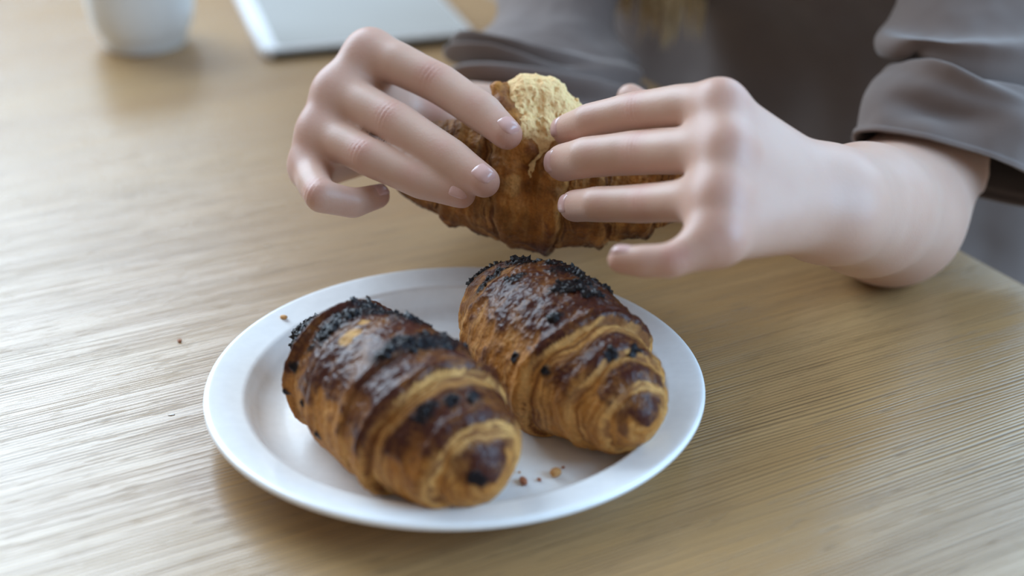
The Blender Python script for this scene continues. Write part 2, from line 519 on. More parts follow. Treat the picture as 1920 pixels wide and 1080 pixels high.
def croissant(L, env, front, back, patches, seed, bottom=0.72, nt=430, nv=400, glaze=(0.42, 0.85, 0.25), glaze_amt=1.0, wid=1.0, notch=None, step=0.0021, lump=1.0, lift=0.0, gt=((0, 1), (1, 1)), browns=(), lights=(), grain=0.35):
    """local x along the roll, z up. env: (t, radius) outline; front/back: creases (t, slant) from the middle outwards;
    patches of char: (t, angle, half length, half width mm)"""
    s = np.linspace(0, 1, nt)
    t = 0.55 * (0.5 - 0.5 * np.cos(math.pi * s)) + 0.45 * s
    ph = np.linspace(-math.pi, math.pi, nv, endpoint=False)
    T, PH = np.meshgrid(t, ph, indexing='ij')
    x = (T - 0.5) * L
    env = np.array(env, float)
    tt = np.linspace(0, 1, 400)
    ev = np.interp(tt, env[:, 0], env[:, 1])
    ker = np.hanning(19); ker /= ker.sum()
    evs = np.convolve(np.pad(ev, 9, mode='edge'), ker, 'valid')
    wgt = sstep(0.0, 0.08, np.minimum(tt, 1 - tt))
    ev = ev * (1 - wgt) + evs * wgt
    fade = np.sin(math.pi * T) ** 0.6
    C3 = np.stack([T * 3 + seed, np.cos(PH) * 1.2, np.sin(PH) * 1.2], -1)
    wob = (0.030 * noise(C3) + 0.010 * noise(C3 * 3.1)) * fade
    top = np.cos(PH)
    r0 = np.interp(T, tt, ev)
    # stacked layers: each crease drops the surface one step
    drop = np.zeros(T.shape); fresh = np.zeros(T.shape); lip = np.zeros(T.shape); hump = np.zeros(T.shape); lam = T.copy()
    fr = sorted(front); bk = sorted(back, reverse=True)
    for sg, lst in ((1, fr), (-1, bk)):
        for k, (c, sl, mu) in enumerate(lst):
            q = sg * (T - c + wob - sl * np.cos(PH - 0.35) * fade) * L * 1000      # mm outside the crease
            edge = sstep(-1.2, 1.0, q)
            drop += step * mu * edge
            hump += 0.0015 * mu * np.exp(-((q + 3.2) / 2.6) ** 2) * (q < 1)             # rounded lip of the layer above
            lip = np.maximum(lip, min(mu, 1) * np.exp(-((q + 0.8) / 0.9) ** 2))
            nxt = lst[k + 1][0] if k + 1 < len(lst) else (1.0 if sg > 0 else 0.0)
            wd = np.clip(abs(nxt - c) * L * 1000 * 0.42, 3.0, 8.0)
            fresh = np.maximum(fresh, min(mu, 1) * (q > -0.4) * np.exp(-(np.maximum(q, 0) / wd) ** 2.5))
            drop += 0.0010 * mu * np.exp(-((q - 0.7) / 0.8) ** 2)                       # shadowed groove
            lam = np.where(q > -0.4, q / 1000 * sg / L + c, lam)
    r = r0 - (drop - hump) * np.clip(r0 / 0.016, 0, 1)
    r = np.maximum(r, r0 * 0.55)
    P3 = np.stack([x, r * np.sin(PH), r * np.cos(PH)], -1)
    n0 = noise(P3 * 26 + seed * 1.7); n1 = fbm(P3 * 60 + seed * 3.1, 3); n2 = fbm(P3 * 190 + seed * 7.7, 4); n3 = fbm(P3 * 620 + seed, 3)
    lines = noise(np.stack([lam * L * 1050 + 2.5 * n1, PH * 1.4 + seed, T * 2], -1))
    lines2 = noise(np.stack([lam * L * 430 + 2.0 * n1, PH * 0.9 + seed, T * 2 + 5], -1))
    tp = np.cos(PH - glaze[2])
    crown = sstep(glaze[0], glaze[1], tp + 0.38 * n1 + 0.25 * n2 + 0.25 * n0)
    gta = np.array(gt, float)
    gm = np.interp(T, gta[:, 0], gta[:, 1])
    crown = sstep(glaze[0], glaze[1], tp + 0.38 * n1 + 0.25 * n2 + 0.25 * n0 + (gm - 1) * 0.8)
    dark = np.clip(crown * (1 - sstep(0.30, 0.70, fresh + 0.30 * n2)) * glaze_amt, 0, 1)
    for (ct, ca, hl, hw) in browns:
        dx = (T - ct) * L * 1000 / hl
        da = ((PH - math.radians(ca) + math.pi) % (2 * math.pi) - math.pi) * np.maximum(r, 0.006) * 1000 / hw
        dark = np.maximum(dark, 0.9 * sstep(1.3, 0.6, np.sqrt(dx * dx + da * da) + 0.5 * n2))
    side = sstep(-0.10, 0.55, n1 * 0.8 + n2 * 0.9 + 0.30 * top)
    char = np.zeros(T.shape)
    for (ct, ca, hl, hw) in patches:
        dx = (T - ct) * L * 1000 / hl
        da = ((PH - math.radians(ca) + math.pi) % (2 * math.pi) - math.pi) * np.maximum(r, 0.006) * 1000 / hw
        q = np.sqrt(dx * dx + da * da)
        char = np.maximum(char, sstep(1.45, 0.75, q + 0.85 * n2 + 0.45 * n3))
    disp = lump * (0.0012 * n0 + 0.0013 * n1 + 0.00085 * n2 + 0.00022 * n3)
    disp += 0.00032 * lines2 * (0.3 + fresh) + 0.00018 * lines * (0.25 + fresh)
    disp += char * (0.0005 + 0.0015 * np.abs(fbm(P3 * 480 + 9, 2)))
    if notch is not None:
        for (nt_, na, hl, hw, dep) in notch:
            dx = (T - nt_ + 0.02 * n1 + 0.015 * np.sin(PH * 3)) * L * 1000 / hl
            da = ((PH - math.radians(na) + math.pi) % (2 * math.pi) - math.pi) * r * 1000 / hw
            disp -= dep * np.exp(-dx * dx) * np.exp(-da ** 4)
    r = np.maximum(r + disp * np.clip(r / 0.012, 0, 1), 0)
    y = r * np.sin(PH) * wid; z = r * np.cos(PH)
    Rm = env[:, 1].max()
    zb = -bottom * Rm
    k = 0.003
    h = np.clip(0.5 + 0.5 * (zb - z) / k, 0, 1)
    z = z * (1 - h) + zb * h + k * h * (1 - h)
    def mix(a, b, f): return a * (1 - f[..., None]) + b * f[..., None]
    c = np.broadcast_to(GOLD, T.shape + (3,)).copy()
    c = mix(c, LIGHT, np.clip(0.40 * sstep(0.0, 0.4, lines2 + 0.5 * n2), 0, 1))
    c = mix(c, BROWN, np.clip(side * (0.62 + 0.28 * sstep(0.7, 0.5, T)), 0, 1))
    c = mix(c, LIGHT, np.clip(fresh * (0.30 + 0.60 * sstep(-0.1, 0.35, lines2)) + 0.45 * lip, 0, 0.9))
    c = mix(c, BROWN, np.clip(0.85 * fresh * sstep(0.0, 0.28, lines), 0, 1))
    c = mix(c, BROWN, np.clip(grain * sstep(0.05, 0.35, lines), 0, 1))
    c = mix(c, BROWN * 0.75, np.clip(dark * 0.92, 0, 1))
    c = mix(c, GLAZE, np.clip(dark * sstep(-0.30, 0.30, n1 + 0.8 * n2 + 0.45 * (top - 0.5)) * 0.92, 0, 1))
    c = mix(c, GOLD * 0.9, np.clip(0.22 * dark * sstep(0.12, 0.42, n3 + lines2 * 0.4), 0, 1))
    for (ct, ca, hl, hw) in lights:
        dx = (T - ct) * L * 1000 / hl
        da = ((PH - math.radians(ca) + math.pi) % (2 * math.pi) - math.pi) * np.maximum(r, 0.006) * 1000 / hw
        f_ = 0.85 * sstep(1.2, 0.7, np.sqrt(dx * dx + da * da) + 0.6 * n2)
        c = mix(c, LIGHT * 0.95, f_); dark = dark * (1 - f_)
    c = mix(c, BURNT, char)
    gl = np.clip(dark * 1.0 + 0.5 * char, 0, 1)
    z = z + 0.012 * np.maximum(0, (T - 0.72) / 0.28) ** 2 * lift
    V = np.stack([x, y, z - zb], -1)
    return V, c, gl, char, grid_faces(nt, nv)[:, ::-1].copy(), (nt, nv)

def build_croissant(name, V, c, gl, char, Fc, origin, X, Z, label, bend=0.0, nlump=110, seed=1, parts=True):
    X = np.asarray(X, float); Z = np.asarray(Z, float)
    X = X / np.linalg.norm(X); Z = Z - X * (X @ Z); Z /= np.linalg.norm(Z); Y = np.cross(Z, X)
    v = V.reshape(-1, 3).copy()
    v[:, 1] += bend * v[:, 0] ** 2
    Wd = origin + v[:, :1] * X + v[:, 1:2] * Y + v[:, 2:3] * Z
    if abs(origin[2] - FLOOR_Z) < 1e-6:                # let the ends rest on the sloping wall of the plate
        rr_ = np.hypot(Wd[:, 0] - PC[0], Wd[:, 1] - PC[1])
        zp = TZ + 0.0003 + np.interp(rr_, [0, .066, .077, .0835, .0868, .0888, .0925, .105], [.0042, .0041, .0046, .0075, .0130, .0152, .0160, .0176])
        Wd[:, 2] = np.maximum(Wd[:, 2], zp)
    root = empty(name, origin)
    tag(root, label, 'croissant', 'chocolate croissants')
    o = mesh_obj('crust', Wd, Fc, M['crust'], root, attrs={'crust_colour': c.reshape(-1, 3), 'glaze': gl.ravel(), 'char': char.ravel()})
    if parts and nlump:
        g = np.random.default_rng(seed)
        Nn = vnormals(Wd, Fc)
        w = (char.ravel() > 0.6) & (Nn[:, 2] > 0.35)
        ids = np.flatnonzero(w)
        if len(ids):
            ids = g.choice(ids, nlump)
            VV = []; FF = []; base = 0
            sv, sf = ICO
            for i in ids:
                R = g.uniform(0.0007, 0.0019)
                q = sv * R * (1 + 0.30 * g.normal(size=(len(sv), 1))) * g.uniform(0.75, 1.4, 3)
                VV.append(q + Wd[i] - Nn[i] * R * 0.30); FF.append(sf + base); base += len(sv)
            b = mesh_obj('burnt_filling', np.concatenate(VV), np.concatenate(FF), M['char'], root)
            b['kind'] = 'stuff'
            b['label'] = 'black burnt chocolate crust'
    return root, Wd

def icosphere(sub):
    import bmesh
    bm = bmesh.new(); bmesh.ops.create_icosphere(bm, subdivisions=sub, radius=1)
    bm.verts.index_update(); v = np.array([list(q.co) for q in bm.verts]); f = np.array([[q.index for q in p.verts] for p in bm.faces]); bm.free()
    return v, f
ICO = icosphere(2)

# left croissant, nearest
envL = [(0, 0), (0.006, 0.0075), (0.02, 0.0122), (0.05, 0.0164), (0.10, 0.0196), (0.18, 0.0230), (0.26, 0.0270), (0.36, 0.0300), (0.48, 0.0316), (0.60, 0.0326), (0.70, 0.0318), (0.80, 0.0292),
        (0.88, 0.0258), (0.94, 0.0215), (0.975, 0.0152), (0.993, 0.0080), (1, 0)]
patL = [(0.06, -12, 9, 14), (0.10, -30, 6, 8), (0.09, 15, 7, 10), (0.31, -22, 5, 10), (0.32, 0, 5, 10), (0.30, 20, 5, 8), (0.60, -6, 4.6, 11), (0.61, 20, 5.5, 13), (0.58, 42, 6, 9), (0.44, 30, 6, 9), (0.82, -32, 2.6, 5), (0.84, -8, 2.2, 3), (0.85, 14, 1.8, 3), (0.13, -80, 1.5, 1.5), (0.20, -76, 1.8, 1.8),
        (0.27, -68, 2.0, 2.0), (0.24, -95, 1.4, 1.6), (0.36, -88, 1.4, 1.6), (0.45, -104, 1.5, 1.8), (0.984, -62, 1.8, 2.5), (0.34, 20, 5, 9)]
V, c, gl, ch, Fc, _ = croissant(0.134, envL, [(0.61, 0.03, 0.4), (0.725, 0.055, 1.25), (0.915, 0.025, 0.9)], [(0.385, 0.02, 0.4), (0.215, 0.015, 2.7)], patL, 1.0, glaze=(0.22, 0.66, -0.12), bottom=0.80, lift=-0.2,
    browns=[(0.965, -55, 5, 6), (0.60, -40, 6, 9)], lights=[(0.425, -22, 3.5, 5.5), (0.40, -6, 2.5, 3)])
a = UT(590, 658, 0.026); b = UT(906, 905, 0.024)
X = (b - a); X[2] = 0
mid = (a + b) / 2; mid[2] = FLOOR_Z
build_croissant('croissant', V, c, gl, ch, Fc, mid, X, (0, 0, 1), 'glazed croissant with burnt knob at its back end, nearest on the plate', nlump=110, seed=2)

# right croissant, behind
envR = [(0, 0), (0.006, 0.0060), (0.02, 0.0105), (0.05, 0.0150), (0.10, 0.0198), (0.18, 0.0250), (0.28, 0.0300), (0.40, 0.0328), (0.52, 0.0330), (0.62, 0.0318), (0.72, 0.0290), (0.82, 0.0254),
        (0.90, 0.0218), (0.95, 0.0178), (0.98, 0.0122), (0.994, 0.0066), (1, 0)]
patR = [(0.05, -14, 9, 7), (0.09, 6, 8, 6), (0.13, -10, 4, 4), (0.25, -28, 2.8, 9), (0.22, 14, 5, 7), (0.30, 8, 4.5, 8), (0.36, 28, 6, 9), (0.43, 20, 5, 9), (0.54, 6, 4.5, 10), (0.50, 32, 5, 8), (0.38, -20, 2.8, 5), (0.61, 14, 2.6, 4), (0.64, -24, 2.2, 2.6), (0.61, -66, 2.2, 2.6),
        (0.72, -62, 2.0, 2.2), (0.84, -10, 1.6, 2.5), (0.84, 18, 1.3, 1.6)]
V, c, gl, ch, Fc, _ = croissant(0.130, envR, [(0.69, 0.05, 1.15), (0.835, 0.03, 0.8), (0.935, 0.01, 0.7)], [(0.28, 0.03, 0.8), (0.15, 0.02, 0.8)], patR, 5.0, glaze=(0.30, 0.72, 0.02), bottom=0.80, lift=-0.1,
    gt=((0, 0.3), (0.22, 0.55), (0.34, 1.0), (1, 1)), browns=[(0.968, -95, 1.6, 4), (0.960, -60, 1.6, 5), (0.958, -25, 1.6, 5), (0.965, 10, 1.6, 4), (0.985, 15, 1.5, 2.5)])
a = UT(912, 574, 0.026); b = UT(1196, 812, 0.023)
X = (b - a); X[2] = 0
mid = (a + b) / 2; mid[2] = FLOOR_Z
build_croissant('croissant', V, c, gl, ch, Fc, mid, X, (0, 0, 1), 'glossy croissant with scattered black bits, farther back on the plate near the hand', nlump=130, seed=4)

# held croissant being torn in two
envH = [(0, 0), (0.006, 0.0080), (0.02, 0.0130), (0.06, 0.0185), (0.14, 0.0235), (0.26, 0.0285), (0.40, 0.0320), (0.52, 0.0330), (0.64, 0.0305), (0.76, 0.0265), (0.88, 0.0225), (0.95, 0.0175), (0.985, 0.0110), (1, 0)]
V, c, gl, ch, Fc, _ = croissant(0.150, envH, [(0.60, -0.03, 1), (0.74, 0.02, 1), (0.88, 0.0, 1)], [(0.40, 0.02, 1), (0.23, -0.02, 1)], [], 9.0, lift=0, grain=0.08, lights=[(0.22, 150, 5, 6), (0.36, 200, 5, 6), (0.30, 130, 3, 3), (0.62, 165, 6, 5), (0.80, 190, 5, 6), (0.45, 140, 4, 5)], bottom=1.1, glaze=(0.1, 0.7, 0.0), lump=1.7, step=0.0017,
    notch=[(0.515, 180, 5.0, 40, 0.0080), (0.515, -100, 8, 30, 0.012), (0.36, 170, 2.5, 22, 0.003), (0.70, 190, 2.5, 22, 0.003)])
pt = fbm(V * 75 + 40, 3)[..., None]
c = c * (np.array([0.52, 0.46, 0.42]) + np.array([0.36, 0.34, 0.30]) * sstep(-0.15, 0.35, pt))
a = U(703, 303, 0.684); b = U(1304, 374, 0.660)
Zh = camdir(0, -0.50, 0.86)
mid = (a + b) / 2 - Zh * 0.0363
held, HW = build_croissant('croissant', V, c, gl, ch, Fc, mid, b - a, Zh, 'croissant held in both hands and torn open above the plate', nlump=0, bend=-0.5)

# torn crumb
fld = Field(U(1000, 260, 0.655) - 0.06, U(1000, 260, 0.655) + 0.06, 0.0009)
for p, q, ra, rb in ((U(978, 205, 0.664), U(1000, 320, 0.656), 0.0110, 0.0080), (U(1012, 200, 0.664), U(1012, 335, 0.656), 0.0150, 0.0080), (U(1050, 232, 0.665), U(1040, 330, 0.655), 0.0135, 0.0110),
                     (U(965, 180, 0.662), U(975, 240, 0.655), 0.0075, 0.010), (U(1000, 178, 0.664), U(1042, 200, 0.664), 0.0085, 0.0085)):
    fld.cone(p, q, ra, rb, 0.005)
ii = np.stack(np.meshgrid(*[fld.lo[i] + fld.h * np.arange(fld.n[i]) for i in range(3)], indexing='ij'), -1)
near = np.abs(fld.f) < 0.006
pp = ii[near]
fld.f[near] += (0.0030 * fbm(pp * np.array([140, 75, 75]), 3) + 0.0016 * np.abs(noise(pp * 330)) + 0.0009 * noise(pp * 800)).astype(np.float32)
V, Fc = fld.mesh(0)
mesh_obj('torn_inside', V, Fc, M['crumb'], held)['label'] = 'torn yellow airy crumb'
# crust flap standing on the left of the tear
fld = Field(U(930, 220, 0.655) - 0.04, U(930, 220, 0.655) + 0.04, 0.0009)
for p, q, r0 in ((U(936, 170, 0.658), U(946, 205, 0.654), 0.0046), (U(946, 205, 0.654), U(962, 240, 0.651), 0.0056), (U(962, 240, 0.651), U(985, 285, 0.651), 0.0062), (U(955, 180, 0.664), U(980, 250, 0.660), 0.0062)):
    fld.cone(p, q, r0, r0, 0.004)
V, Fc = fld.mesh(1)
V = V + vnormals(V, Fc) * (0.0026 * fbm(V * 130, 4))[:, None]
cc = GOLD * 0.95 * (1 - sstep(-.2, .4, fbm(V * 90, 3))[:, None]) + BROWN * sstep(-.2, .4, fbm(V * 90, 3))[:, None]
mesh_obj('crust_flap', V, Fc, M['crust'], held, attrs={'crust_colour': cc, 'glaze': np.full(len(V), 0.2)})

# ------------------------------------------------------------------ person
E1 = E; G1 = G
SEAT = np.array([0.235, 1.075, 0.0])
red_pts = []        # reddened knuckles and finger ends: point, radius, amount
nails = []          # tip, along, dorsal, radius

def px_r(r, d): return r * d / F
def joint(j): return U(*j[:3]), px_r(j[3], j[2]) * 1.04

def hand(fl, fingers, wrist, dorsal, palm_off):
    """fl: Field to fill. fingers: list of joint chains (px, py, depth, radius px)."""
    wp, wr = joint(wrist)
    palm = fl.like()
    for ch_ in fingers[:4]:
        p, r = joint(ch_[0])
        palm.cone(p - dorsal * 0.0012, wp + (p - wp) * 0.12 + palm_off * 0.2, r * 1.02, wr * 0.62, 0.009)
    m = [joint(c_[0])[0] for c_ in fingers[:4]]
    for k in range(3):
        palm.cone((m[k] + m[k + 1]) / 2 - dorsal * 0.0026, wp + (m[k] - wp) * 0.15 + palm_off * 0.2, 0.0100, wr * 0.6, 0.008)
        palm.cone((m[k] + m[k + 1]) / 2 + palm_off * 0.8, wp + palm_off * 0.6, 0.0095, 0.013, 0.009)
    for k in range(3):
        rr_ = min(joint(fingers[k][0])[1], joint(fingers[k + 1][0])[1])
        palm.cone(m[k] - dorsal * 0.001, m[k + 1] - dorsal * 0.001, rr_ * 0.99, rr_ * 0.99, 0.006)
    for fi, ch_ in enumerate(fingers):
        g = fl.like()
        J = [joint(j) for j in ch_]
        if fi < 4: J[0] = (J[0][0] - dorsal * 0.0008, J[0][1] * 0.99)
        for k in range(len(J) - 1):
            (p, r), (q, s_) = J[k], J[k + 1]
            mid_r = (r + s_) / 2 * (0.975 if k else 1.0)
            mm = (p + q) / 2
            g.cone(p, mm, r, mid_r, 0.0); g.cone(mm, q, mid_r, s_, 0.0)
        palm_k = 0.0065
        palm.f = np.where(False, 0, palm.f)
        # join finger to palm smoothly, fingers to each other with a crease
        base = J[0][0]
        if 'all' not in fl.__dict__: fl.all = []
        fl.all.append((g, palm_k))
        for k, (p, r) in enumerate(J):
            if k == 0: red_pts.append((p + dorsal * r, 0.014, 0.26))
            elif k == 1: pass
            elif k == 2: red_pts.append((p + dorsal * r, 0.0070, 0.52))
            elif k == 3: red_pts.append((p + dorsal * r, 0.0055, 0.25))
            else: red_pts.append((p, r * 1.5, 0.40))
    palm.blur(3, 3)
    acc = None
    for g, k in fl.all:
        v = smin(g.f, palm.f, k)
        acc = v if acc is None else np.minimum(acc, v)
    fl.blur(5, 3)
    fl.f = smin(fl.f, acc, 0.012)
    fl.blur(1, 2)
    fl.all = []

# hand on the left of the picture
LF = [[(692, 98, .672, 42), (748, 120, .662, 39), (826, 158, .650, 37), (906, 212, .636, 36), (951, 252, .626, 29)],
      [(632, 172, .668, 42), (688, 201, .656, 39), (744, 230, .644, 38), (846, 297, .626, 36), (908, 341, .615, 30)],
      [(600, 246, .664, 39), (645, 270, .652, 36), (692, 295, .640, 35), (790, 341, .630, 32), (866, 365, .624, 26)],
      [(580, 312, .662, 36), (589, 345, .645, 32), (602, 368, .634, 31), (662, 381, .640, 28), (709, 368, .650, 23)],
      [(735, 195, .712, 42), (775, 205, .712, 36), (830, 222, .714, 34), (905, 245, .720, 30)]]
# chains with an extra mid point: keep joints only for colouring
def strip(ch_): return ch_
lw = (728, 234, .728, 86)
lelb = (1008, 264, .800, 106)
pts = [U(*j[:3]) for c_ in LF for j in c_] + [U(*lw[:3]), U(*lelb[:3])]
fL = Field(np.min(pts, 0) - 0.045, np.max(pts, 0) + 0.045, 0.00115)
dL = camdir(-0.45, 0.55, -0.70)
wp, wr = joint(lw); ep, er = joint(lelb)
fL.cone(wp, wp + (ep - wp) * 0.45, wr, 0.026, 0.01, flat=(dL, 0.80)); fL.cone(wp + (ep - wp) * 0.45, ep, 0.026, er, 0.012)
hand(fL, LF, lw, dL, camdir(0.5, -0.6, 0.6) * 0.012)
VL, QL = fL.mesh(2)
del fL

# hand on the right of the picture
RF = [[(1352, 194, .560, 43), (1272, 198, .578, 39), (1186, 208, .600, 35), (1106, 226, .616, 32), (1064, 244, .638, 30)],
      [(1362, 281, .546, 45), (1275, 283, .566, 43), (1186, 287, .588, 41), (1100, 295, .602, 38), (1057, 305, .624, 35)],
      [(1350, 372, .536, 43), (1275, 377, .556, 39), (1200, 382, .576, 36), (1120, 383, .590, 33), (1078, 386, .610, 30)],
      [(1345, 448, .530, 46), (1300, 470, .528, 38), (1258, 489, .526, 33), (1205, 490, .528, 31), (1164, 487, .531, 26)],
      [(1400, 300, .600, 50), (1330, 268, .645, 40), (1235, 225, .690, 34), (1182, 183, .702, 26)]]
rw = (1560, 384, .592, 112)
relb = (1673, 402, .708, 127)
pts = [U(*j[:3]) for c_ in RF for j in c_] + [U(*rw[:3]), U(*relb[:3])]
fR = Field(np.min(pts, 0) - 0.048, np.max(pts, 0) + 0.048, 0.00115)
dR = camdir(0.15, 0.25, -0.95)
wp, wr = joint(rw); ep, er = joint(relb)
fR.cone(wp, wp + (ep - wp) * 0.5, wr, 0.0290, 0.012, flat=(dR, 0.86)); fR.cone(wp + (ep - wp) * 0.5, ep, 0.0290, er, 0.014)
fR.cone(ep, ep + 0.6 * (U(1800, 215, .735) - ep), er, 0.028, 0.01)
fR.cone(U(1602, 430, .575), U(1606, 432, .577), 0.006, 0.006, 0.012)   # wrist bone
hand(fR, RF, rw, dR, camdir(-0.1, -0.2, 0.97) * 0.012)
VR, QR = fR.mesh(2)
del fR

# head, neck and trunk under the clothes
HEAD = np.array([0.095, 0.955, TZ + 0.405])
FACE = nrm(np.array([-0.80, -0.50, -0.32]))
UPH = nrm(np.array([-0.25, -0.15, 0.95])); SIDE = np.cross(FACE, UPH)
fB = Field((-0.05, 0.72, TZ - 0.32), (0.46, 1.34, TZ + 0.63), 0.005)
def hp(f, s, u): return HEAD + FACE * f + SIDE * s + UPH * u
fB.cone(hp(-0.02, 0, 0.035), hp(0.01, 0, 0.02), 0.078, 0.075, 0.02)
fB.cone(hp(0.035, 0, -0.05), hp(0.05, 0, -0.085), 0.055, 0.035, 0.03)
fB.cone(hp(0.085, 0, 0.005), hp(0.098, 0, -0.035), 0.008, 0.011, 0.012)
fB.cone(hp(0.080, -0.02, -0.062), hp(0.080, 0.02, -0.062), 0.008, 0.008, 0.01)
for s in (-1, 1):
    fB.cone(hp(-0.005, s * 0.077, 0.01), hp(0.0, s * 0.075, -0.025), 0.013, 0.008, 0.008)
NECK = np.array([0.130, 0.976, TZ + 0.26])
fB.cone(NECK - (0, 0, 0.03), hp(-0.02, 0, -0.05), 0.052, 0.048, 0.02)
SHL = U(1975, -400, .80); SHR = U(1215, -440, 1.03)
TORS0 = np.array([0.142, 0.985, TZ + 0.185])
fB.cone(TORS0 - E * 0.12, TORS0 + E * 0.12, 0.030, 0.030, 0.03)
CH_ = np.array([0.170, 1.020, TZ + 0.12]); HI = np.array([0.245, 1.085, TZ - 0.22])
for s in (-0.09, 0.0, 0.09):
    fB.cone(CH_ + E * s, HI + E * s, 0.055, 0.060, 0.02)
for pts in ((SHL, U(1890, -60, .775), U(1805, 215, .735), U(*relb[:3])), (SHR, U(1065, -40, .90), U(1030, 150, .84), U(*lelb[:3]))):
    for p, q in zip(pts[:-1], pts[1:]): fB.cone(p, q, 0.022, 0.022, 0.0)
VB, QB = fB.mesh(2)
del fB

V = np.concatenate([VL, VR, VB]); Q = np.concatenate([QL, QR + len(VL), QB + len(VL) + len(VR)])
Nn = vnormals(V, Q)
red = np.zeros(len(V))
for p, r, a_ in red_pts:
    d2 = ((V - p) ** 2).sum(1)
    red = np.maximum(red, a_ * np.exp(-d2 / (r * r)))
red = np.clip(red * (1 + 0.5 * fbm(V * 260, 2)), 0, 1)
# skin folds over the middle knuckles
for ch_list, dd in ((LF, dL), (RF, dR)):
    for ch_ in ch_list[:4]:
        k = 2
        p = U(*ch_[k][:3]); r = px_r(ch_[k][3], ch_[k][2])
        ax = nrm(U(*ch_[k + 1][:3]) - U(*ch_[k - 1][:3]))
        rel = V - (p + dd * r)
        m = (rel ** 2).sum(1) < 0.014 ** 2
        s_ = rel[m] @ ax
        amp = np.exp(-(s_ / 0.0042) ** 2) * np.exp(-((rel[m] ** 2).sum(1)) / 0.0085 ** 2)
        V[m] += Nn[m] * (amp * 0.00020 * np.cos(s_ / 0.0023 * 2 * math.pi))[:, None]
person = mesh_obj('person', V, Q, M['skin'], loc=SEAT, attrs={'red': red})
tag(person, 'person in loose brown shirt at table end tearing a croissant with both hands', 'person')

def fix_normals(o):
    import bmesh
    bm = bmesh.new(); bm.from_mesh(o.data)
    bmesh.ops.recalc_face_normals(bm, faces=bm.faces)
    bm.to_mesh(o.data); bm.free()

# fingernails
def nail(tip, ax, dorsal, R, w=0.72, l0=-0.0048, l1=None, edge=0.0012):
    ax = nrm(ax); n_ = nrm(dorsal - ax * (dorsal @ ax)); b_ = np.cross(n_, ax)
    if l1 is None: l1 = R * 0.70
    nu, nv = 14, 13
    Vn = []
    for off in (0.00040, -0.0016):
        for i in range(nu):
            u = i / (nu - 1); s = l0 + (l1 - l0) * u
            tip_in = max(0.0, s) / R
            rr = R * math.sqrt(max(0.05, 1 - (tip_in * 0.96) ** 2)) if s > 0 else R
            rr = max(rr, R * 0.62)
            wd = w * min(1.0, math.sqrt(max(0.0, 1 - ((u - 0.5) / 0.56) ** 4)) + 0.05)
            for j in range(nv):
                ed = max(abs(j / (nv - 1) - 0.5) * 2, abs(2 * u - 1)) ** 5
                th = (j / (nv - 1) - 0.5) * 2 * wd
                Vn.append(tip + ax * s + (n_ * math.cos(th) + b_ * math.sin(th)) * (rr + off - (0.0011 * ed if off > 0 else 0)))
    Fn = [tuple(f) for f in grid_faces(nu, nv, False)] + [tuple(f[::-1] + nu * nv) for f in grid_faces(nu, nv, False)]
    ring = [i * nv for i in range(nu)] + [(nu - 1) * nv + j for j in range(1, nv)] + [i * nv + nv - 1 for i in range(nu - 2, -1, -1)] + [j for j in range(nv - 2, 0, -1)]
    for k in range(len(ring)):
        a_, b2 = ring[k], ring[(k + 1) % len(ring)]
        Fn.append((b2, a_, a_ + nu * nv, b2 + nu * nv))
    return np.array(Vn), Fn

ND = {0: camdir(0.35, 0.35, -0.85), 1: camdir(0.30, 0.25, -0.9), 2: camdir(0.25, 0.15, -0.95), 3: camdir(0.1, 0.5, -0.85)}
for k, ch_ in enumerate(LF[:4]):
    p, r = joint(ch_[-1]); q, _ = joint(ch_[-2])
    Vn, Fn = nail(p, p - q, ND[k], r)
    fix_normals(mesh_obj('fingernail', Vn, Fn, M['nail'], person))
NR = {0: camdir(-0.85, 0.20, -0.5), 1: camdir(-0.85, 0.05, -0.5), 2: camdir(-0.75, 0.15, -0.6), 3: camdir(-0.1, 0.75, -0.35)}
for k, ch_ in enumerate(RF[:4]):
    p, r = joint(ch_[-1]); q, _ = joint(ch_[-2])
    Vn, Fn = nail(p, p - q, NR[k], r)
    fix_normals(mesh_obj('fingernail', Vn, Fn, M['nail'], person))

# ---- clothes
def crom(rings, n):
    rings = np.array(rings, float); out = []
    m = len(rings)
    for u in np.linspace(0, m - 1, n):
        i = min(int(u), m - 2); t = u - i
        p0, p1, p2, p3 = rings[max(i - 1, 0)], rings[i], rings[i + 1], rings[min(i + 2, m - 1)]
        out.append(0.5 * (2 * p1 + (p2 - p0) * t + (2 * p0 - 5 * p1 + 4 * p2 - p3) * t * t + (3 * p1 - p0 - 3 * p2 + p3) * t ** 3))
    return np.array(out)

